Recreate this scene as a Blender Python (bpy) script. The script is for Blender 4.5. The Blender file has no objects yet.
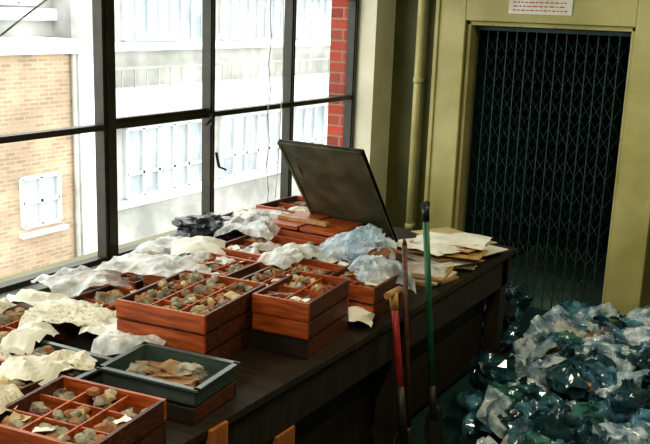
import bpy, bmesh, math, random
from mathutils import Vector, Matrix, noise
R=random.Random(7)
D=bpy.data; S=bpy.context.scene
# ---------------------------------------------------------------- materials
def mat(name,c1,c2=None,rough=.6,scale=8,bump=0,stretch=(1,1,1),alpha=1,spec=.5,metal=0,coat=0,bscale=None,vor=False,lo=.35,hi=.65,trans=0,alo=None):
    m=D.materials.new(name); m.use_nodes=True; nt=m.node_tree; n=nt.nodes; l=nt.links
    b=n['Principled BSDF']; b.inputs['Roughness'].default_value=rough
    b.inputs['Metallic'].default_value=metal; b.inputs['Specular IOR Level'].default_value=spec
    b.inputs['Coat Weight'].default_value=coat; b.inputs['Alpha'].default_value=alpha
    b.inputs['Transmission Weight'].default_value=trans
    tc=n.new('ShaderNodeTexCoord'); mp=n.new('ShaderNodeMapping'); mp.inputs['Scale'].default_value=stretch
    l.new(tc.outputs['Object'],mp.inputs['Vector'])
    if c2 is None: c2=tuple(x*.8 for x in c1)
    t=n.new('ShaderNodeTexNoise'); t.inputs['Scale'].default_value=scale; t.inputs['Detail'].default_value=6
    l.new(mp.outputs[0],t.inputs['Vector'])
    r=n.new('ShaderNodeValToRGB'); r.color_ramp.elements[0].position=lo; r.color_ramp.elements[1].position=hi
    r.color_ramp.elements[0].color=(*c1,1); r.color_ramp.elements[1].color=(*c2,1)
    l.new(t.outputs['Fac'],r.inputs[0]); l.new(r.outputs[0],b.inputs['Base Color'])
    if alo is not None:
        mr=n.new('ShaderNodeMapRange'); mr.inputs['From Min'].default_value=.4; mr.inputs['From Max'].default_value=.6
        mr.inputs['To Min'].default_value=alo; mr.inputs['To Max'].default_value=alpha
        l.new(t.outputs['Fac'],mr.inputs['Value']); l.new(mr.outputs[0],b.inputs['Alpha'])
    if bump:
        bp=n.new('ShaderNodeBump'); bp.inputs['Strength'].default_value=bump; bp.inputs['Distance'].default_value=.01
        if vor:
            v=n.new('ShaderNodeTexVoronoi'); v.inputs['Scale'].default_value=bscale or scale*3
            l.new(mp.outputs[0],v.inputs['Vector']); l.new(v.outputs['Distance'],bp.inputs['Height'])
        else:
            v=n.new('ShaderNodeTexNoise'); v.inputs['Scale'].default_value=bscale or scale*3; v.inputs['Detail'].default_value=5
            l.new(mp.outputs[0],v.inputs['Vector']); l.new(v.outputs['Fac'],bp.inputs['Height'])
        l.new(bp.outputs[0],b.inputs['Normal'])
    return m
def brickmat(name,a,b_,mortar,scale=1,axes='YZ',bw=.22,bh=.075,ms=.012):
    m=D.materials.new(name); m.use_nodes=True; nt=m.node_tree; n=nt.nodes; l=nt.links
    b=n['Principled BSDF']; b.inputs['Roughness'].default_value=.85
    tc=n.new('ShaderNodeTexCoord'); sp=n.new('ShaderNodeSeparateXYZ'); cb=n.new('ShaderNodeCombineXYZ')
    l.new(tc.outputs['Object'],sp.inputs[0]); l.new(sp.outputs[axes[0]],cb.inputs[0]); l.new(sp.outputs[axes[1]],cb.inputs[1])
    t=n.new('ShaderNodeTexBrick'); l.new(cb.outputs[0],t.inputs['Vector'])
    t.inputs['Color1'].default_value=(*a,1); t.inputs['Color2'].default_value=(*b_,1); t.inputs['Mortar'].default_value=(*mortar,1)
    t.inputs['Scale'].default_value=scale; t.inputs['Mortar Size'].default_value=ms
    t.inputs['Brick Width'].default_value=bw; t.inputs['Row Height'].default_value=bh
    dn=n.new('ShaderNodeTexNoise'); dn.inputs['Scale'].default_value=.9; dn.inputs['Detail'].default_value=5; l.new(tc.outputs['Object'],dn.inputs['Vector'])
    mr=n.new('ShaderNodeMapRange'); mr.inputs['From Min'].default_value=.35; mr.inputs['From Max'].default_value=.65; mr.inputs['To Min'].default_value=.7; mr.inputs['To Max'].default_value=1.05
    l.new(dn.outputs['Fac'],mr.inputs['Value'])
    vm=n.new('ShaderNodeVectorMath'); vm.operation='SCALE'; l.new(t.outputs['Color'],vm.inputs[0]); l.new(mr.outputs[0],vm.inputs['Scale'])
    l.new(vm.outputs[0],b.inputs['Base Color'])
    bp=n.new('ShaderNodeBump'); bp.inputs['Strength'].default_value=.4; bp.invert=True; l.new(t.outputs['Fac'],bp.inputs['Height']); l.new(bp.outputs[0],b.inputs['Normal'])
    return m
M={}
M['wall']=mat('olive_wall_paint',(.10,.105,.028),(.17,.16,.045),.5,2.5,.15,bscale=40)
M['trim']=mat('ochre_trim_paint',(.42,.38,.13),(.60,.54,.24),.45,3,.1,bscale=30)
M['cream']=mat('cream_plaster',(.76,.72,.54),(.88,.85,.68),.6,3,.1)
M['floor']=mat('dark_lino_floor',(.006,.035,.032),(.02,.06,.05),.5,5,.2)
M['ceil']=mat('ceiling_paint',(.35,.33,.20),(.4,.38,.24),.8,3)
M['frame']=mat('dark_window_frame_paint',(.020,.018,.008),(.04,.033,.018),.45,10)
M['sill']=mat('sill_paint',(.10,.11,.09),(.2,.2,.17),.6,8)
M['brick_in']=brickmat('red_brick',(.50,.06,.03),(.26,.03,.02),(.34,.22,.16),axes='XZ',ms=.006)
M['brick_out']=brickmat('tan_brick',(.50,.35,.22),(.34,.24,.15),(.44,.36,.28),bw=.3,bh=.1,ms=.018)
M['conc']=mat('pale_concrete',(.50,.53,.53),(.72,.75,.75),.8,.9,lo=.3,hi=.6)
M['conc2']=mat('weathered_concrete',(.27,.27,.25),(.46,.46,.43),.85,.9)
M['glassdark']=mat('office_glass',(.24,.27,.29),(.42,.46,.48),.35,.8)
M['wframe']=mat('white_frame_paint',(.66,.68,.69),(.58,.60,.61),.5,2)
M['street']=mat('asphalt',(.18,.18,.18),(.26,.26,.26),.9,1)
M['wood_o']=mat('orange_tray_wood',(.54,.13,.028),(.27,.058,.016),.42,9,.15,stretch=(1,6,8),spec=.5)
M['wood_d']=mat('dark_wood_tray_shade',(.15,.045,.018),(.055,.02,.01),.45,9,.15,stretch=(1,6,8))
M['wood_p']=mat('pale_wood',(.55,.33,.14),(.40,.22,.09),.5,6,.1,stretch=(6,1,1))
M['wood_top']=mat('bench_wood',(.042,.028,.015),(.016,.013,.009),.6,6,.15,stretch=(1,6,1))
M['leg']=mat('bench_leg_wood',(.50,.19,.05),(.32,.11,.035),.5,6,.1,stretch=(6,6,1))
M['soil']=mat('soil_brown',(.22,.11,.05),(.47,.29,.15),.9,14,.8,bscale=60)
M['stone']=mat('grey_brown_stone',(.46,.42,.33),(.16,.14,.10),.85,18,.6)
M['pot']=mat('pottery_sherd',(.45,.20,.09),(.28,.13,.06),.8,14,.4)
M['news']=mat('newsprint',(.78,.73,.58),(.34,.31,.25),.8,48,.3,stretch=(1,3,1),bscale=30,lo=.5,hi=.72)
M['paper']=mat('white_paper',(.88,.86,.76),(.72,.69,.58),.7,8,.1)
M['card']=mat('buff_card',(.62,.50,.28),(.46,.34,.17),.7,6)
M['film']=mat('clear_polythene',(.95,.95,.91),(.80,.82,.80),.32,11,.35,alpha=.85,alo=.4,bscale=26,vor=True)
M['filmblue']=mat('bluish_polythene',(.42,.62,.80),(.84,.91,.95),.22,9,.5,alpha=.75,alo=.35,coat=.2,bscale=26,vor=True)
M['greenp']=mat('slate_seed_tray',(.055,.08,.07),(.09,.12,.105),.3,5)
M['black']=mat('black_plastic',(.012,.015,.016),(.03,.035,.04),.3,8,.4,vor=True,bscale=20)
M['board']=mat('dark_board',(.055,.058,.03),(.13,.12,.07),.5,9,.1)
M['bagteal']=mat('bag_steel_blue',(.012,.06,.10),(.16,.38,.52),.13,12,.6,alpha=.85,alo=.5,coat=1,bscale=26,vor=True)
M['bagdark']=mat('bag_dark',(.004,.024,.034),(.03,.10,.13),.13,10,.6,coat=1,bscale=26,vor=True)
M['bagpale']=mat('bag_pale',(.18,.38,.54),(.78,.88,.97),.12,13,.6,alpha=.8,alo=.3,coat=1,bscale=26,vor=True,lo=.36,hi=.6)
M['baggreen']=mat('bag_green',(.008,.08,.075),(.10,.30,.28),.14,9,.6,alpha=.9,coat=1,bscale=26,vor=True)
M['bagorange']=mat('bag_orange_contents',(.45,.20,.05),(.15,.09,.04),.3,12,.5)
M['gate']=mat('gate_steel',(.012,.042,.040),(.028,.075,.07),.55,20)
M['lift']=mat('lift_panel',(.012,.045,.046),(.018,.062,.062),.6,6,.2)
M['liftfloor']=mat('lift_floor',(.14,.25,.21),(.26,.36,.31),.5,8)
M['pipe']=mat('pipe_cream_paint',(.80,.74,.36),(.64,.58,.28),.4,6)
M['red']=mat('red_painted_shaft',(.45,.035,.03),(.28,.025,.02),.4,10)
M['green']=mat('green_painted_shaft',(.015,.13,.05),(.01,.08,.035),.4,10)
M['steel']=mat('tool_steel',(.04,.045,.045),(.08,.07,.055),.5,12,metal=.6)
M['cord']=mat('cord_white',(.6,.62,.62),(.5,.5,.5),.6,10)
M['redink']=mat('red_ink',(.5,.08,.05),(.45,.06,.04),.6,10)
g=D.materials.new('window_glass'); g.use_nodes=True; nt=g.node_tree; nt.nodes.clear()
o=nt.nodes.new('ShaderNodeOutputMaterial'); mx=nt.nodes.new('ShaderNodeMixShader'); tr=nt.nodes.new('ShaderNodeBsdfTransparent'); gl=nt.nodes.new('ShaderNodeBsdfGlossy')
tr.inputs[0].default_value=(.96,.98,.98,1); gl.inputs['Roughness'].default_value=.05; mx.inputs[0].default_value=.04
nt.links.new(tr.outputs[0],mx.inputs[1]); nt.links.new(gl.outputs[0],mx.inputs[2]); nt.links.new(mx.outputs[0],o.inputs[0]); M['glass']=g
# ---------------------------------------------------------------- mesh builder
class B:
    def __init__(s): s.bm=bmesh.new(); s.mats=[]
    def mi(s,k):
        if k not in s.mats: s.mats.append(k)
        return s.mats.index(k)
    def box(s,a,b,k,T=None,bev=0):
        c=[(a[i]+b[i])/2 for i in range(3)]; d=[abs(b[i]-a[i]) for i in range(3)]
        m=Matrix.Translation(c)@Matrix.Diagonal((*d,1))
        if T: m=T@m
        r=bmesh.ops.create_cube(s.bm,size=1,matrix=m); i=s.mi(k)
        for f in {f for v in r['verts'] for f in v.link_faces}: f.material_index=i
    def cyl(s,p,q,r,k,r2=None,seg=12):
        p=Vector(p);q=Vector(q);d=q-p
        m=Matrix.Translation((p+q)/2)@d.to_track_quat('Z','Y').to_matrix().to_4x4()
        o=bmesh.ops.create_cone(s.bm,cap_ends=True,segments=seg,radius1=r,radius2=r2 if r2 else r,depth=d.length,matrix=m); i=s.mi(k)
        for f in {f for v in o['verts'] for f in v.link_faces}: f.material_index=i; f.smooth=len(f.verts)==4
    def lump(s,c,sz,k,amp=.3,freq=3,sub=3,smooth=False,rot=0,neck=False,zmin=None):
        o=bmesh.ops.create_icosphere(s.bm,subdivisions=sub,radius=1); off=Vector((R.random()*50,R.random()*50,R.random()*50))
        rm=Matrix.Rotation(rot,3,'Z')
        for v in o['verts']:
            n=v.co.normalized()
            h=noise.turbulence(n*freq*.5+off,3,True)-.5
            p=n*(1+amp*h*1.6)+Vector(noise.noise_vector(n*freq+off))*amp*.5
            if p.z<-.5: p.z=-.5
            p=rm@Vector((p.x*sz[0],p.y*sz[1],p.z*sz[2]))
            v.co=p+Vector(c)
            if zmin is not None and v.co.z<zmin: v.co.z=zmin
        i=s.mi(k)
        for f in {f for v in o['verts'] for f in v.link_faces}: f.material_index=i; f.smooth=smooth
    def bag(s,c,sz,k,rot=0,lean=0,zmin=.003,sub=4,neck=True,smooth=False):
        o=bmesh.ops.create_icosphere(s.bm,subdivisions=sub,radius=1); off=Vector((R.random()*50,R.random()*50,R.random()*50))
        rm=Matrix.Rotation(rot,3,'Z')@Matrix.Rotation(lean,3,'X'); C=Vector(c)
        for v in o['verts']:
            n=v.co.normalized()
            cr=.5-abs(noise.noise(n*2.1+off))*1.9; cr2=.5-abs(noise.noise(n*5+off))*1.9
            r=1+.42*cr+.2*cr2
            p=n*r
            if neck and n.z>.35:
                w=min(1,(n.z-.35)/.45); a=math.atan2(n.y,n.x)
                kx=1-.68*w; fl=1+max(0,n.z-.82)*8
                pl=1+.45*w*math.sin(a*6+off.x)
                p=Vector((p.x*kx*fl*pl,p.y*kx*fl*pl,p.z*(1+.4*w)-max(0,n.z-.93)*6))
            if p.z<-.6: p.z=-.6-(p.z+.6)*.1
            p=rm@Vector((p.x*sz[0],p.y*sz[1],p.z*sz[2]))
            v.co=p+C
            if v.co.z<zmin: v.co.z=zmin
        i=s.mi(k)
        for f in {f for v in o['verts'] for f in v.link_faces}: f.material_index=i; f.smooth=smooth
    def sheet(s,c,w,h,k,rot=0,amp=.02,n=14,freq=9,droop=0,tilt=0,roll=0,floorz=None,smooth=False):
        off=Vector((R.random()*50,R.random()*50,0)); rm=Matrix.Rotation(rot,3,'Z')@Matrix.Rotation(tilt,3,'X')@Matrix.Rotation(roll,3,'Y')
        an=R.random()*3; ca,sa=math.cos(an),math.sin(an)
        g=[]
        for a in range(n+1):
            row=[]
            for b in range(n+1):
                u=a/n-.5; v=b/n-.5
                q=Vector((u*w,v*h,0)); qa=Vector(((q.x*ca+q.y*sa)*1.6,(q.y*ca-q.x*sa)*.6,0))
                z=amp*((.6-abs(noise.noise(qa*freq+off))*2.6)+.35*(.5-abs(noise.noise(q*freq*2.2+off))*2.2))-droop*((2*abs(u))**3+(2*abs(v))**3)
                e=noise.noise_vector(q*freq*.7+off)*amp*.7
                edge=noise.noise(Vector((u*4+v*3,v*4-u,0))+off)*.12
                p=rm@Vector(((q.x)*(1+edge)+e.x,(q.y)*(1-edge)+e.y,z))+Vector(c)
                if floorz is not None and p.z<floorz: p.z=floorz
                row.append(s.bm.verts.new(p))
            g.append(row)
        i=s.mi(k)
        for a in range(n):
            for b in range(n):
                q=(g[a][b],g[a+1][b],g[a+1][b+1],g[a][b+1])
                fs=[(q[0],q[1],q[2]),(q[0],q[2],q[3])] if (a+b)%2 else [(q[0],q[1],q[3]),(q[1],q[2],q[3])]
                for t in fs: f=s.bm.faces.new(t); f.material_index=i; f.smooth=smooth
    def tube(s,pts,r,k,seg=6):
        for a,b in zip(pts,pts[1:]): s.cyl(a,b,r,k,seg=seg)
    def done(s,name,loc=(0,0,0),rot=0,bev=0):
        me=D.meshes.new(name); s.bm.to_mesh(me); s.bm.free()
        for k in s.mats: me.materials.append(M[k])
        ob=D.objects.new(name,me); S.collection.objects.link(ob); ob.location=loc; ob.rotation_euler[2]=rot
        if bev:
            md=ob.modifiers.new('bevel','BEVEL'); md.width=bev; md.segments=2; md.limit_method='ANGLE'
        return ob
# ---------------------------------------------------------------- room shell
H=3.0; YB=5.84; XR=4.8; YF=-1.8; DX0,DX1,DZ=.70,1.82,1.97; YW=5.53
b=B(); b.box((-.3,YF-.1,-.1),(XR+.1,YB+.16,0),'floor'); b.done('floor')
b=B(); b.box((-.3,YF-.1,H),(XR+.1,YB+.16,H+.1),'ceil'); b.done('ceiling')
b=B(); b.box((-.25,YF,0),(0,YW,.72),'wall'); b.box((-.25,YF,2.82),(0,YW,H),'wall'); b.box((-.25,YF,.72),(0,YF+.2,2.82),'wall'); b.done('wall_window_side')
b=B(); b.box((-.21,YW+.03,-6),(-.05,YB+.15,7),'brick_in'); b.done('wall_brick_pier')
b=B(); b.box((-.05,YW+.03,0),(.15,YB,H),'cream'); b.done('wall_plaster_pier')
b=B(); b.box((.15,YB,0),(DX0,YB+.15,H),'wall'); b.box((DX1,YB,0),(XR,YB+.15,H),'wall'); b.box((DX0,YB,DZ),(DX1,YB+.15,H),'wall'); b.done('wall_back')
b=B(); b.box((XR,YF,0),(XR+.1,YB,H),'wall'); b.done('wall_right')
b=B(); b.box((-.25,YF-.1,0),(XR,YF,H),'wall'); b.done('wall_rear')
# door architrave
b=B()
b.box((DX0-.20,YB-.035,0),(DX0,YB,DZ+.24),'trim'); b.box((DX1,YB-.035,0),(DX1+.20,YB,DZ+.24),'trim'); b.box((DX0,YB-.035,DZ),(DX1,YB,DZ+.24),'trim')
b.box((DX0-.22,YB-.05,0),(DX0-.19,YB,DZ+.26),'trim'); b.box((DX1+.19,YB-.05,0),(DX1+.22,YB,DZ+.26),'trim')
b.box((DX0,YB,0),(DX0+.03,YB+.15,DZ),'trim'); b.box((DX1-.03,YB,0),(DX1,YB+.15,DZ),'trim'); b.box((DX0,YB,DZ-.03),(DX1,YB+.15,DZ),'trim')
b.done('trim_door_architrave',bev=.006)
# lift car beyond the door
b=B(); y0,y1=YB+.16,7.9; x0,x1=DX0-.02,DX1+.25
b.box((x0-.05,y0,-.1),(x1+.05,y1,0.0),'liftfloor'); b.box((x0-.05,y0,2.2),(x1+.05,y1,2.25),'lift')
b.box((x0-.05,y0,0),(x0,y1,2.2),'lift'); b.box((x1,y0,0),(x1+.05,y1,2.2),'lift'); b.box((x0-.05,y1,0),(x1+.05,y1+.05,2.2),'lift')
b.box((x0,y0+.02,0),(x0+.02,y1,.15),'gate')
b.done('goods_lift_car')
def lattice(b,P0,P1,n,z0,z1,nd=6,r=.005,w=.008):
    P0=Vector(P0);P1=Vector(P1)
    for i in range(n+1):
        p=P0.lerp(P1,i/n); b.box((p.x-w,p.y-w,z0),(p.x+w,p.y+w,z1),'gate')
    for zc in [z0+.16+j*(z1-z0-.32)/(nd-1) for j in range(nd)]:
        for i in range(n-1):
            a=P0.lerp(P1,i/n); c=P0.lerp(P1,(i+2)/n)
            b.cyl((a.x,a.y,zc-.11),(c.x,c.y,zc+.11),r,'gate',seg=5); b.cyl((a.x,a.y,zc+.11),(c.x,c.y,zc-.11),r,'gate',seg=5)
b=B()
lattice(b,(x0+.05,6.9,0),(x0+.05,7.75,0),9,.04,1.95)
lattice(b,(x0+.1,7.8,0),(x1-.1,7.8,0),12,.04,1.95)
b.box((x0+.03,6.85,1.95),(x0+.07,7.8,2.0),'gate'); b.box((x0+.03,7.78,1.95),(x1-.1,7.82,2.0),'gate')
b.done('collapsible_lift_gate')
b=B(); gy=YB+.10
lattice(b,(DX0+.05,gy,0),(DX1-.05,gy,0),15,.03,DZ-.05,9,.002,.0035)
b.box((DX0+.03,gy-.012,DZ-.06),(DX1-.03,gy+.012,DZ-.035),'gate'); b.box((DX0+.03,gy-.012,0),(DX1-.03,gy+.012,.02),'gate')
b.done('door_1')
# notice
b=B(); b.box((1.0,YB-.042,DZ+.055),(1.42,YB-.036,DZ+.155),'paper')
for r_ in range(3):
    x=1.03
    while x<1.37:
        w=R.uniform(.012,.035); b.box((x,YB-.044,DZ+.076+r_*.025),(min(x+w,1.39),YB-.042,DZ+.083+r_*.025),'redink'); x+=w+.01
b.done('lift_notice_sign')
# pipe
b=B(); b.cyl((.385,YB-.07,0),(.385,YB-.07,H),.026,'pipe',seg=18)
for z in (.5,1.55,2.6): b.cyl((.385,YB-.07,z-.02),(.385,YB-.07,z+.02),.031,'pipe',seg=18); b.box((.37,YB-.07,z-.012),(.40,YB,z+.012),'pipe')
b.done('wall_pipe')
# window
b=B(); Ys=[-1.6,-.79,0,.79,1.58,2.38,3.17,3.96,4.76,YW+.01]; Z0,Z1=.75,2.82; TZ=[1.415,2.09]
b.box((-.06,-1.6,.72),(.0,YW,Z0+.02),'frame'); b.box((-.06,-1.6,Z1-.04),(0,YW,Z1),'frame')
for y in Ys:
    w=.042 if abs(y-3.17)<.01 else .019
    b.box((-.055,y-w,Z0),(.005,y+w,Z1),'frame')
    b.box((-.02,y-w*.5,Z0),(.014,y+w*.5,Z1),'frame')
for z in TZ:
    b.box((-.05,-1.6,z-.014),(.0,YW,z+.014),'frame')
for (ya,yb) in ((3.17,3.96),):
    for z in (TZ[0]+.025,TZ[1]-.025): b.box((-.045,ya+.04,z-.010),(-.01,yb-.03,z+.010),'frame')
b.box((-.03,-1.6,Z0),(-.026,YW,Z1),'glass')
b.box((.0,3.925,1.36),(.03,3.95,1.42),'steel'); b.cyl((.02,3.93,1.39),(.04,3.86,1.37),.007,'steel')
b.cyl((.01,3.99,1.20),(.03,3.99,1.12),.008,'steel'); b.cyl((.03,3.99,1.12),(.05,4.03,1.10),.006,'steel')
b.done('window_1')
b=B(); b.box((-.02,-1.6,.715),(.09,YW,.745),'sill'); b.done('trim_window_sill')
b=B()
pts=[(.03,4.47+.015*math.sin(z*3),2.6-z*1.85/12*1.0) for z in range(13)]; b.tube(pts,.0035,'cord',5)
pts=[(.03,4.56+.05*math.sin(z*.26),2.6-z*1.75/12*1.0) for z in range(13)]; b.tube(pts,.003,'cord',5)
b.cyl((.03,4.47,.76),(.03,4.47,.80),.01,'wood_p')
b.box((.0,4.45,2.6),(.04,4.6,2.63),'frame')
b.done('window_blind_cord')
# ---------------------------------------------------------------- buildings opposite
b=B(); FX=-15
b.box((FX-6,17,-9),(FX,40,7),'conc2')
b.box((FX,17,-1.3),(FX+.45,40,-.3),'conc'); b.box((FX,17,.72),(FX+.25,40,.95),'conc')
b.box((FX,17,-3.75),(FX+.2,40,-3.55),'conc')
b.box((FX,17,2.5),(FX+.3,40,3.6),'conc')
y=18.9
def win(X,ya,yb,za,zb,nx,tz=None,fw=.07):
    b.box((X,ya,za),(X+.04,yb,zb),'glassdark')
    for i in range(nx+1):
        yy=ya+(yb-ya)*i/nx; b.box((X,yy-fw/2,za),(X+.12,yy+fw/2,zb),'wframe')
    for zz in [za,zb]+([za+(zb-za)*tz] if tz else []): b.box((X,ya,zz-fw/2),(X+.12,yb,zz+fw/2),'wframe')
while y<38:
    win(FX,y,y+3.4,-3.5,-1.5,5,.35,.09); win(FX,y,y+3.4,1.0,2.45,7,None,.06)
    win(FX,y,y+3.4,-7.6,-5.4,4,.35)
    for yy in (y+.7,y+2.1): b.box((FX,yy,-3.3),(FX+.07,yy+.35,-1.7),'conc')
    y+=4.4
for yy in [17.5+i*.5 for i in range(44)]: b.box((FX+.3,yy,-.3),(FX+.33,yy+.03,.25),'conc2')
b.box((FX+.29,17,.22),(FX+.34,40,.28),'conc2')
b.done('office_building')
b=B(); WX=-13.5
b.box((WX-5,2,-9),(WX,15.7,.8),'brick_out'); b.box((WX-5,15.7,-9),(WX+.12,16.5,.8),'conc')
b.box((WX-5.1,1.9,.8),(WX+.2,16.6,1.08),'conc')
win(WX-.02,13.9,15.0,-3.2,-2.05,2,.5,.08); win(WX-.02,10.2,11.8,-3.3,-1.95,3,.5,.09)
b.box((WX,13.8,-3.45),(WX+.15,15.2,-3.35),'conc')
b.box((WX-5,2,1.08),(WX-2.2,17,6),'conc2'); b.box((WX-2.2,2,1.5),(WX-2.0,17,1.8),'conc')
for i in range(6): win(WX-2.2,3+i*2.3,5+i*2.3,1.9,3.2,3,None,.08)
b.cyl((WX+.1,15.55,-9),(WX+.1,15.55,.8),.06,'conc2')
pts=[(-1.2,2.45+.085*i+.004*i*i,0.9+.10*i) for i in range(-8,22)]
b.tube(pts,.006,'frame',5)  # overhead cable, hangs free near the window; only joined into this mesh
b.done('brick_building_and_cable')
b=B(); b.box((-60,-30,-9.2),(-.5,60,-9),'street'); b.done('ground_street')
# ---------------------------------------------------------------- bench
BZ=.72; BX=1.52
b=B(); b.box((.1,-1.2,BZ-.03),(BX,4.85,BZ),'wood_top'); b.box((BX-.06,-1.15,BZ-.20),(BX-.02,4.8,BZ-.03),'wood_top'); b.box((.14,-1.15,BZ-.16),(.18,4.8,BZ-.03),'wood_top')
for y in (-1.1,.5,2.08,2.50,3.4,4.72):
    b.box((BX-.10,y-.045,0),(BX+.012 if y<3 else BX-.02,y+.045,BZ-.005 if y<3 else BZ-.045),'leg' if y<3 else 'wood_top') if abs(y-2.5)>.01 else b.box((BX-.10,y-.06,0),(BX-.012,y+.06,BZ-.20),'leg')  # far front legs get the dark colour in place of shadow
    b.box((.14,y-.045,0),(.22,y+.045,BZ-.045),'leg')
    b.box((.2,y-.03,.12),(BX-.06,y+.03,.16),'wood_top')
b.box((.2,-1.1,.16),(BX-.12,4.7,.19),'wood_top')
b.box((BX-.14,2.7,.05),(BX-.12,4.7,.60),'wood_top')
b.done('work_bench',bev=.003)
# ---------------------------------------------------------------- trays
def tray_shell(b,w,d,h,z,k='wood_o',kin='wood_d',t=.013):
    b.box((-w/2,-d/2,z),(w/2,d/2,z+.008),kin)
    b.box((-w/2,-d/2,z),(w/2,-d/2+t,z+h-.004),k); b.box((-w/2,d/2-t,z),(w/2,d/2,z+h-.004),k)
    b.box((-w/2,-d/2+t,z),(-w/2+t,d/2-t,z+h-.004),kin); b.box((w/2-t,-d/2+t,z),(w/2,d/2-t,z+h-.004),kin)  # side walls darker than the front: their shade is put into the colour
def fill(b,cx,cy,w,d,z,h,kinds):
    k=R.choice(kinds)
    if k=='soil':
        for _ in range(6): b.lump((cx+R.uniform(-.26,.26)*w,cy+R.uniform(-.26,.26)*d,z+h*.65),(w*.23,d*.23,h*.6),R.choice(['soil','soil','stone']),.5,4,2)
    elif k=='pot':
        for _ in range(11): b.lump((cx+R.uniform(-.32,.32)*w,cy+R.uniform(-.32,.32)*d,z+h*R.uniform(.4,1.0)),(w*.17,d*.15,h*.3),R.choice(['pot','soil','stone','stone','stone','card']),.4,3,2,rot=R.random()*3)
    elif k=='news':
        b.lump((cx,cy,z+h*.5),(w*.42,d*.42,h*.5),R.choice(['soil','stone']),.4,3,3)
        b.sheet((cx+R.uniform(-.2,.2)*w,cy+R.uniform(-.15,.15)*d,z+h*1.1),w*.9,d*.6,R.choice(['news','paper']),R.uniform(-.7,.7),.02,8,11,.014)
    elif k=='film':
        for _ in range(3): b.lump((cx+R.uniform(-.2,.2)*w,cy+R.uniform(-.2,.2)*d,z+h*.5),(w*.3,d*.3,h*.4),R.choice(['soil','pot','card','stone']),.4,3,2)
        b.sheet((cx,cy,z+h*1.1),w*.95,d*.9,'film',R.uniform(-.4,.4),.02,10,11,.014)
    elif k=='card':
        for _ in range(6): b.lump((cx+R.uniform(-.28,.28)*w,cy+R.uniform(-.28,.28)*d,z+h*.55),(w*.22,d*.2,h*.45),R.choice(['soil','stone','stone','pot']),.4,3,2)
        b.sheet((cx+R.uniform(-.2,.2)*w,cy+R.uniform(-.2,.2)*d,z+h*1.0),w*R.uniform(.35,.6),d*R.uniform(.25,.4),'card' if R.random()<.6 else 'paper',R.uniform(-.8,.8),.008,4,14,0,tilt=R.uniform(-.3,.3),roll=R.uniform(-.3,.3))
    elif k=='dark':
        for _ in range(6): b.lump((cx+R.uniform(-.26,.26)*w,cy+R.uniform(-.26,.26)*d,z+h*.35),(w*.2,d*.2,h*.35),'stone' if R.random()<.7 else 'wood_d',.4,3,2)
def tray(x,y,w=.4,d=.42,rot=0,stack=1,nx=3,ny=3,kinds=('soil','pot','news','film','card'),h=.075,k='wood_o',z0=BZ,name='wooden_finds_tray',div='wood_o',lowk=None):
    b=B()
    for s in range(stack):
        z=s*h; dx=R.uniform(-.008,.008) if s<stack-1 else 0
        tray_shell(b,w-abs(dx),d-abs(dx),h,z,lowk if (lowk and s==0) else k)  # lowk colours the bottom tray dark, standing in for shade low in the stack
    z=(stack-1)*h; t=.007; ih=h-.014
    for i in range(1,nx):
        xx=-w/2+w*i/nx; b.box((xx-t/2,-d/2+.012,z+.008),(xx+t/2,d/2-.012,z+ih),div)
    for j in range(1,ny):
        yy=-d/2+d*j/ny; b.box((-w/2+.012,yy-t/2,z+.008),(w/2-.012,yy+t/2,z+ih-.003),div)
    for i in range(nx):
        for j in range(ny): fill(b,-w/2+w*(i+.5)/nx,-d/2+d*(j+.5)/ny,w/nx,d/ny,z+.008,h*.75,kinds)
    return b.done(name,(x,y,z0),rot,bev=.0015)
PK=('card','dark','pot','soil','pot')
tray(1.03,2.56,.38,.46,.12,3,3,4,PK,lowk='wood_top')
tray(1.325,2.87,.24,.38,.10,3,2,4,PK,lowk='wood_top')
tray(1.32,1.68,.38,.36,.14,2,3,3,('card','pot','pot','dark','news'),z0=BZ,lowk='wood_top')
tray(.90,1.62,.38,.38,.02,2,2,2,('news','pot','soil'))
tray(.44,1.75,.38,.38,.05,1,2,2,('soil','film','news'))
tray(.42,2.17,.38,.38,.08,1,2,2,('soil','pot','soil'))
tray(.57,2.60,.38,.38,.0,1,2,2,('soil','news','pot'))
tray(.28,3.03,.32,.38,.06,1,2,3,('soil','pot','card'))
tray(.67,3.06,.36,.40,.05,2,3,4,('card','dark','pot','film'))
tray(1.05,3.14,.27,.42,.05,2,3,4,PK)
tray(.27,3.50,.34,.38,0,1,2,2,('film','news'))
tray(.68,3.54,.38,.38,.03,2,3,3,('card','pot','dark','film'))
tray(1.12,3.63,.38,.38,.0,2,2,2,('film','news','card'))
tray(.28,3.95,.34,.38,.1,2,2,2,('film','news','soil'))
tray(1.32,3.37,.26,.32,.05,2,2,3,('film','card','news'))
tray(.28,4.45,.34,.40,-.05,2,2,2,('dark','news'))
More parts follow.
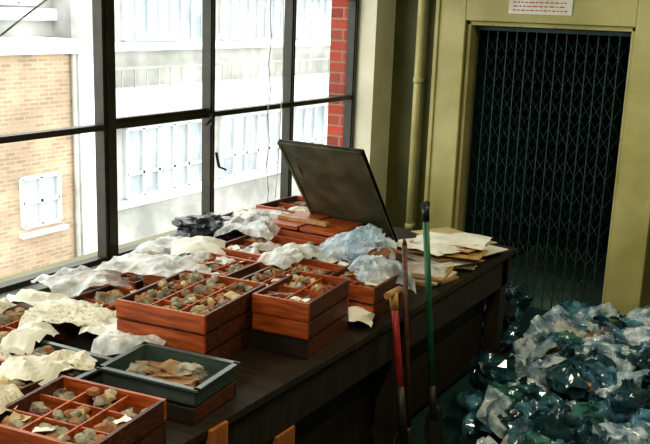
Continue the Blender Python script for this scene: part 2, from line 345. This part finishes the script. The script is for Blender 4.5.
def seed(x,y,rot,z0,k='greenp',w=.38,d=.25,full=False):
    b=B(); h=.058; t=.006
    for s in (-1,1):
        b.box((s*w/2-t,-d/2,0),(s*w/2,d/2,h),k) if s>0 else b.box((-w/2,-d/2,0),(-w/2+t,d/2,h),k)
        b.box((-w/2,d/2-t,0),(w/2,d/2,h),k) if s>0 else b.box((-w/2,-d/2,0),(w/2,-d/2+t,h),k)
        b.box((-w/2-.014,s*(d/2+.004)-.010,h-.004),(w/2+.014,s*(d/2+.004)+.010,h+.004),k)
        b.box((s*(w/2+.004)-.010,-d/2-.01,h-.004),(s*(w/2+.004)+.010,d/2+.01,h+.004),k)
    b.box((-w/2,-d/2,0),(w/2,d/2,.006),k)
    b.lump((.0,.0,.03),(.12,.065,.032),'soil',.5,5,3); b.lump((.06,.02,.045),(.07,.04,.022),'stone',.5,5,3); b.lump((-.1,-.02,.03),(.05,.05,.025),'stone',.4,4,2)
    if full:
        for _ in range(14): b.lump((R.uniform(-.4,.4)*w,R.uniform(-.35,.35)*d,.045),(.035,.03,.025),R.choice(['soil','stone','pot']),.4,4,2)
        b.sheet((.06,.03,.08),.2,.16,'news',.5,.02,12,8,.02)
    b.done('seed_tray',(x,y,z0),rot,bev=.002)
tray(1.28,2.13,.36,.26,.10,1,1,1,('dark',),lowk='wood_top',h=.06,k='wood_top')
seed(1.28,2.13,.12,BZ+.062,w=.36,d=.24)
seed(.86,1.99,.06,BZ+.02,w=.36,d=.25,full=True)
seed(.93,1.2,0,BZ)
# box under the board
b=B(); 
for s in range(2): tray_shell(b,.42,.38,.085,s*.085,'wood_o','wood_d')
b.box((-.21,-.19,.175),(-.02,.15,.195),'wood_o'); b.box((-.01,-.18,.172),(.20,.12,.19),'wood_o'); b.box((-.2,-.1,.195),(.1,-.06,.215),'wood_p')
b.done('wooden_finds_box',(.72,3.97,BZ),0,bev=.002)
b=B(); L=.765
T=Matrix.Translation((.83,4.24,BZ+.03))@Matrix.Rotation(math.radians(180-51.5),4,'X')
b.box((-.245,0,-.009),(.245,L,.009),'board',T)
for a in ((-.245,0,-.014),(.23,0,-.014)): b.box(a,(a[0]+.015,L,.014),'board',T)
b.box((-.245,L-.015,-.014),(.245,L,.014),'board',T); b.box((-.245,0,-.014),(.245,.015,.014),'board',T)
b.cyl((.64,4.15,BZ+.19),(.65,3.86,BZ+.49),.007,'wood_d')
b.done('propped_board_lid')
def loose(name,items):
    b=B()
    for it in items: b.sheet(**it)
    return b.done(name)
z=BZ+.10
loose('polythene_sheet',[dict(c=(.52,2.93,z+.07),w=.50,h=.30,k='film',rot=.2,amp=.024,n=24,freq=7,droop=.03),
 dict(c=(.28,2.70,z+.02),w=.30,h=.36,k='film',rot=-.3,amp=.024,n=20,freq=7,droop=.03),
 dict(c=(.20,3.3,z+.02),w=.20,h=.5,k='film',rot=.1,amp=.02,n=20,freq=7,droop=.03),
 dict(c=(.44,3.32,z+.07),w=.26,h=.28,k='paper',rot=.6,amp=.02,n=14,freq=6,droop=.03)])
loose('polythene_sheet',[dict(c=(.42,3.85,z+.10),w=.32,h=.5,k='film',rot=.2,amp=.025,n=22,freq=7,droop=.04),
 dict(c=(1.12,3.70,z+.12),w=.34,h=.36,k='filmblue',rot=.3,amp=.045,n=22,freq=8,droop=.05),
 dict(c=(1.32,3.50,z+.08),w=.26,h=.28,k='filmblue',rot=.9,amp=.04,n=20,freq=8,droop=.05),
 dict(c=(.92,3.42,z+.09),w=.2,h=.34,k='film',rot=-.1,amp=.025,n=18,freq=7,droop=.03)])
loose('newspaper_wrapping',[dict(c=(.62,2.34,z+.01),w=.38,h=.2,k='news',rot=.4,amp=.024,n=14,freq=8,droop=.02),
 dict(c=(.62,1.84,z+.02),w=.30,h=.22,k='news',rot=-.2,amp=.024,n=14,freq=8,droop=.02),
 dict(c=(.84,2.36,z),w=.28,h=.16,k='paper',rot=.1,amp=.022,n=12,freq=8,droop=.02),
 dict(c=(.36,2.42,z),w=.34,h=.14,k='paper',rot=.1,amp=.024,n=14,freq=8,droop=.02),
 dict(c=(.26,2.16,z+.01),w=.18,h=.30,k='news',rot=.2,amp=.024,n=14,freq=8,droop=.02),
 dict(c=(.64,2.08,z+.01),w=.14,h=.28,k='paper',rot=.3,amp=.024,n=12,freq=8,droop=.02),
 dict(c=(.72,2.72,z+.01),w=.26,h=.14,k='paper',rot=.5,amp=.022,n=12,freq=8,droop=.02),
 dict(c=(1.0,1.80,z+.07),w=.22,h=.18,k='paper',rot=.5,amp=.024,n=12,freq=8,droop=.03),
 dict(c=(1.10,1.54,z+.08),w=.14,h=.26,k='news',rot=.3,amp=.024,n=12,freq=8,droop=.03),
 dict(c=(.98,2.26,z+.02),w=.24,h=.14,k='film',rot=.4,amp=.022,n=12,freq=8,droop=.03),
 dict(c=(1.42,3.16,z-.04),w=.14,h=.16,k='paper',rot=.3,amp=.015,n=10,freq=7,droop=.02)])
# paper stack
b=B()
for i in range(12):
    w=R.uniform(.28,.42); d=R.uniform(.22,.32); T=Matrix.Translation((R.uniform(-.05,.03),R.uniform(-.20,.18),.010+i*.008))@Matrix.Rotation(R.uniform(-.5,.3),4,'Z')@Matrix.Rotation(R.uniform(-.05,.05),4,'X')
    b.box((-w/2,-d/2,0),(w/2,d/2,.004),R.choice(['paper','paper','paper','card','wood_p']),T)
b.sheet((0,.05,.112),.38,.30,'paper',.2,.010,10,5,.008); b.sheet((-.06,-.14,.105),.34,.24,'paper',-.3,.010,10,5,.008)
b.done('paper_stack',(1.30,4.36,BZ))
b=B()
for i in range(3): b.box((-.13,-.13,i*.014),(.13,.13,i*.014+.010),'paper' if i%2 else 'wood_p',Matrix.Rotation(.2*i-.2,4,'Z'))
b.sheet((0,0,.06),.24,.2,'film',.2,.02,12,8,.02)
b.done('stack_of_cards',(1.34,3.96,BZ))
b=B(); b.lump((0,0,.05),(.16,.15,.075),'black',.4,3,4,zmin=0); b.lump((.15,.18,.05),(.11,.13,.06),'black',.4,3,4,zmin=0); b.done('black_plastic_bag',(.18,3.68,BZ+.075))
b=B(); b.bag((0,0,.05),(.10,.09,.07),'filmblue',1,1.2,0); b.lump((.04,.0,.03),(.09,.09,.04),'pot',.4,3,2,zmin=0); b.done('finds_bag',(1.2,3.64,BZ+.15))
# ---------------------------------------------------------------- tools
def spade(name,x,y,top,kshaft,tw=0,grip='wood_d',r=.015,low=.34,tee=.055):
    b=B(); P=Vector((x,y,0)); Q=Vector((BX+.03,y+tw,top)); d=(Q-P)
    a=P+d*(low/top); b.cyl(a,Q,r,kshaft); b.cyl(P+d*(.24/top),P+d*((low+.06)/top),r+.003,'steel')
    s=Vector((0,1,0)); b.cyl(Q-s*tee,Q+s*tee,.015,grip); b.cyl(Q-d.normalized()*.07,Q,r+.003,grip)
    n=8; g=[]; u=d.normalized(); nn=u.cross(s).normalized()
    for i in range(n+1):
        t=i/n; row=[]
        for j in range(n+1):
            v=j/n-.5; ww=.18*(1-.25*(1-t)**4)
            row.append(b.bm.verts.new(P+u*(.28*t+.03*(2*v)**2*(1-t))+s*v*ww+nn*(.03*(1-(2*v)**2))))
        g.append(row)
    mi=b.mi('steel')
    for i in range(n):
        for j in range(n): f=b.bm.faces.new((g[i][j],g[i+1][j],g[i+1][j+1],g[i][j+1])); f.material_index=mi; f.smooth=True
    ob=b.done(name); m=ob.modifiers.new('solid','SOLIDIFY'); m.thickness=.002
spade('red_handled_spade',1.70,3.16,.87,'red',tw=.06,grip='wood_p',r=.016,low=.42,tee=.06)
spade('green_handled_spade',1.70,3.44,1.20,'green',tw=.04,grip='black',r=.014,tee=.02)
b=B(); b.cyl((1.60,3.38,0),(1.535,3.33,1.05),.011,'wood_d'); b.cyl((1.535,3.33,1.05),(1.533,3.327,1.08),.011,'wood_d',.004); b.done('wooden_stake')
# ---------------------------------------------------------------- bag pile
b=B()
kinds=['bagteal']*4+['bagdark']*5+['bagpale']*6+['baggreen']*1+['film']
def heap(x,y):
    return max(0,.26*(1-((x-2.3)/1.1)**2)*(1-((y-4.6)/1.2)**2))
n=0
while n<160:
    x=R.uniform(1.66,3.1); y=R.uniform(3.5,5.55)
    if x<1.85 and y<3.8: continue
    n+=1
    hz=heap(x,y); z=.04+hz*R.random()
    s=R.uniform(.07,.125)
    b.bag((x,y,z+s*.45),(s*1.1,s*R.uniform(.7,1.0),s*R.uniform(.5,.85)),R.choice(kinds),R.random()*6,R.uniform(-1.3,1.3),sub=3,smooth=n%3==0)
for i in range(14):
    x=R.uniform(1.8,2.8); y=R.uniform(4.1,5.3); b.lump((x,y,heap(x,y)*.9+.09),(.04,.04,.03),'bagorange',.4,3,2,zmin=.003)
for i in range(60):
    x=R.uniform(1.74,2.95); y=R.uniform(3.7,5.4)
    b.sheet((x,y,heap(x,y)+R.uniform(.06,.15)),R.uniform(.14,.28),R.uniform(.10,.2),R.choice(['bagpale','bagpale','filmblue','bagteal']),R.random()*6,.035,9,8,.02,tilt=R.uniform(-.8,.8),roll=R.uniform(-.8,.8),floorz=.004)
b.done('pile_of_plastic_bags')
b=B()
for i in range(14):
    x=R.uniform(-.2,.16); y=R.uniform(-.2,.25); s=R.uniform(.07,.10)
    b.bag((x,y,.05+R.random()*.26),(s,s,s*.9),R.choice(['bagdark','bagdark','black','bagteal']),R.random()*6,R.uniform(-1,1),sub=3)
b.done('heap_of_plastic_sacks',(1.28,5.25,0))
# ---------------------------------------------------------------- light
W=D.worlds.new('sky'); S.world=W; W.use_nodes=True; bg=W.node_tree.nodes['Background']; bg.inputs[0].default_value=(1,.99,.95,1); bg.inputs[1].default_value=3.6
ld=D.lights.new('window_portal','AREA'); ld.shape='RECTANGLE'; ld.size=2.1; ld.size_y=7.2; ld.cycles.is_portal=True
lo=D.objects.new('window_portal',ld); S.collection.objects.link(lo); lo.location=(-.08,2.0,1.78); lo.rotation_euler=(0,-math.pi/2,0)
for i,(x,y,e) in enumerate(((2.3,.6,44),(2.9,3.9,30))):  # unseen fittings and area lights, added to brighten the room
    b=B(); b.box((-.75,-.09,0),(.75,.09,.05),'cream'); b.box((-.77,-.11,.04),(.77,.11,.06),'cream'); b.done('added_fill_fitting',(x,y,H-.06),math.pi/2)
    a=D.lights.new('added_fill_light','AREA'); a.shape='RECTANGLE'; a.size=1.45; a.size_y=.16; a.energy=e; a.color=(1,.92,.66)
    ao=D.objects.new('added_fill_light',a); S.collection.objects.link(ao); ao.location=(x,y,H-.075); ao.rotation_euler[2]=math.pi/2
# ---------------------------------------------------------------- camera
yaw=math.radians(31); p=math.radians(13.2); rho=math.radians(2.1)
F=Vector((-math.sin(yaw)*math.cos(p),math.cos(yaw)*math.cos(p),-math.sin(p))); R0=Vector((math.cos(yaw),math.sin(yaw),0)); U0=R0.cross(F)
Rr=math.cos(rho)*R0+math.sin(rho)*U0; Uu=-math.sin(rho)*R0+math.cos(rho)*U0
cd=D.cameras.new('camera'); cd.lens=49.85; cd.sensor_width=36; cam=D.objects.new('camera',cd); S.collection.objects.link(cam)
m=Matrix((Rr,Uu,-F)).transposed().to_4x4(); m.translation=Vector((3.14,0,2.0)); cam.matrix_world=m; S.camera=cam
S.view_settings.view_transform='Standard'; S.view_settings.exposure=0
try: S.view_settings.look='Medium High Contrast'
except Exception as e: print(e)
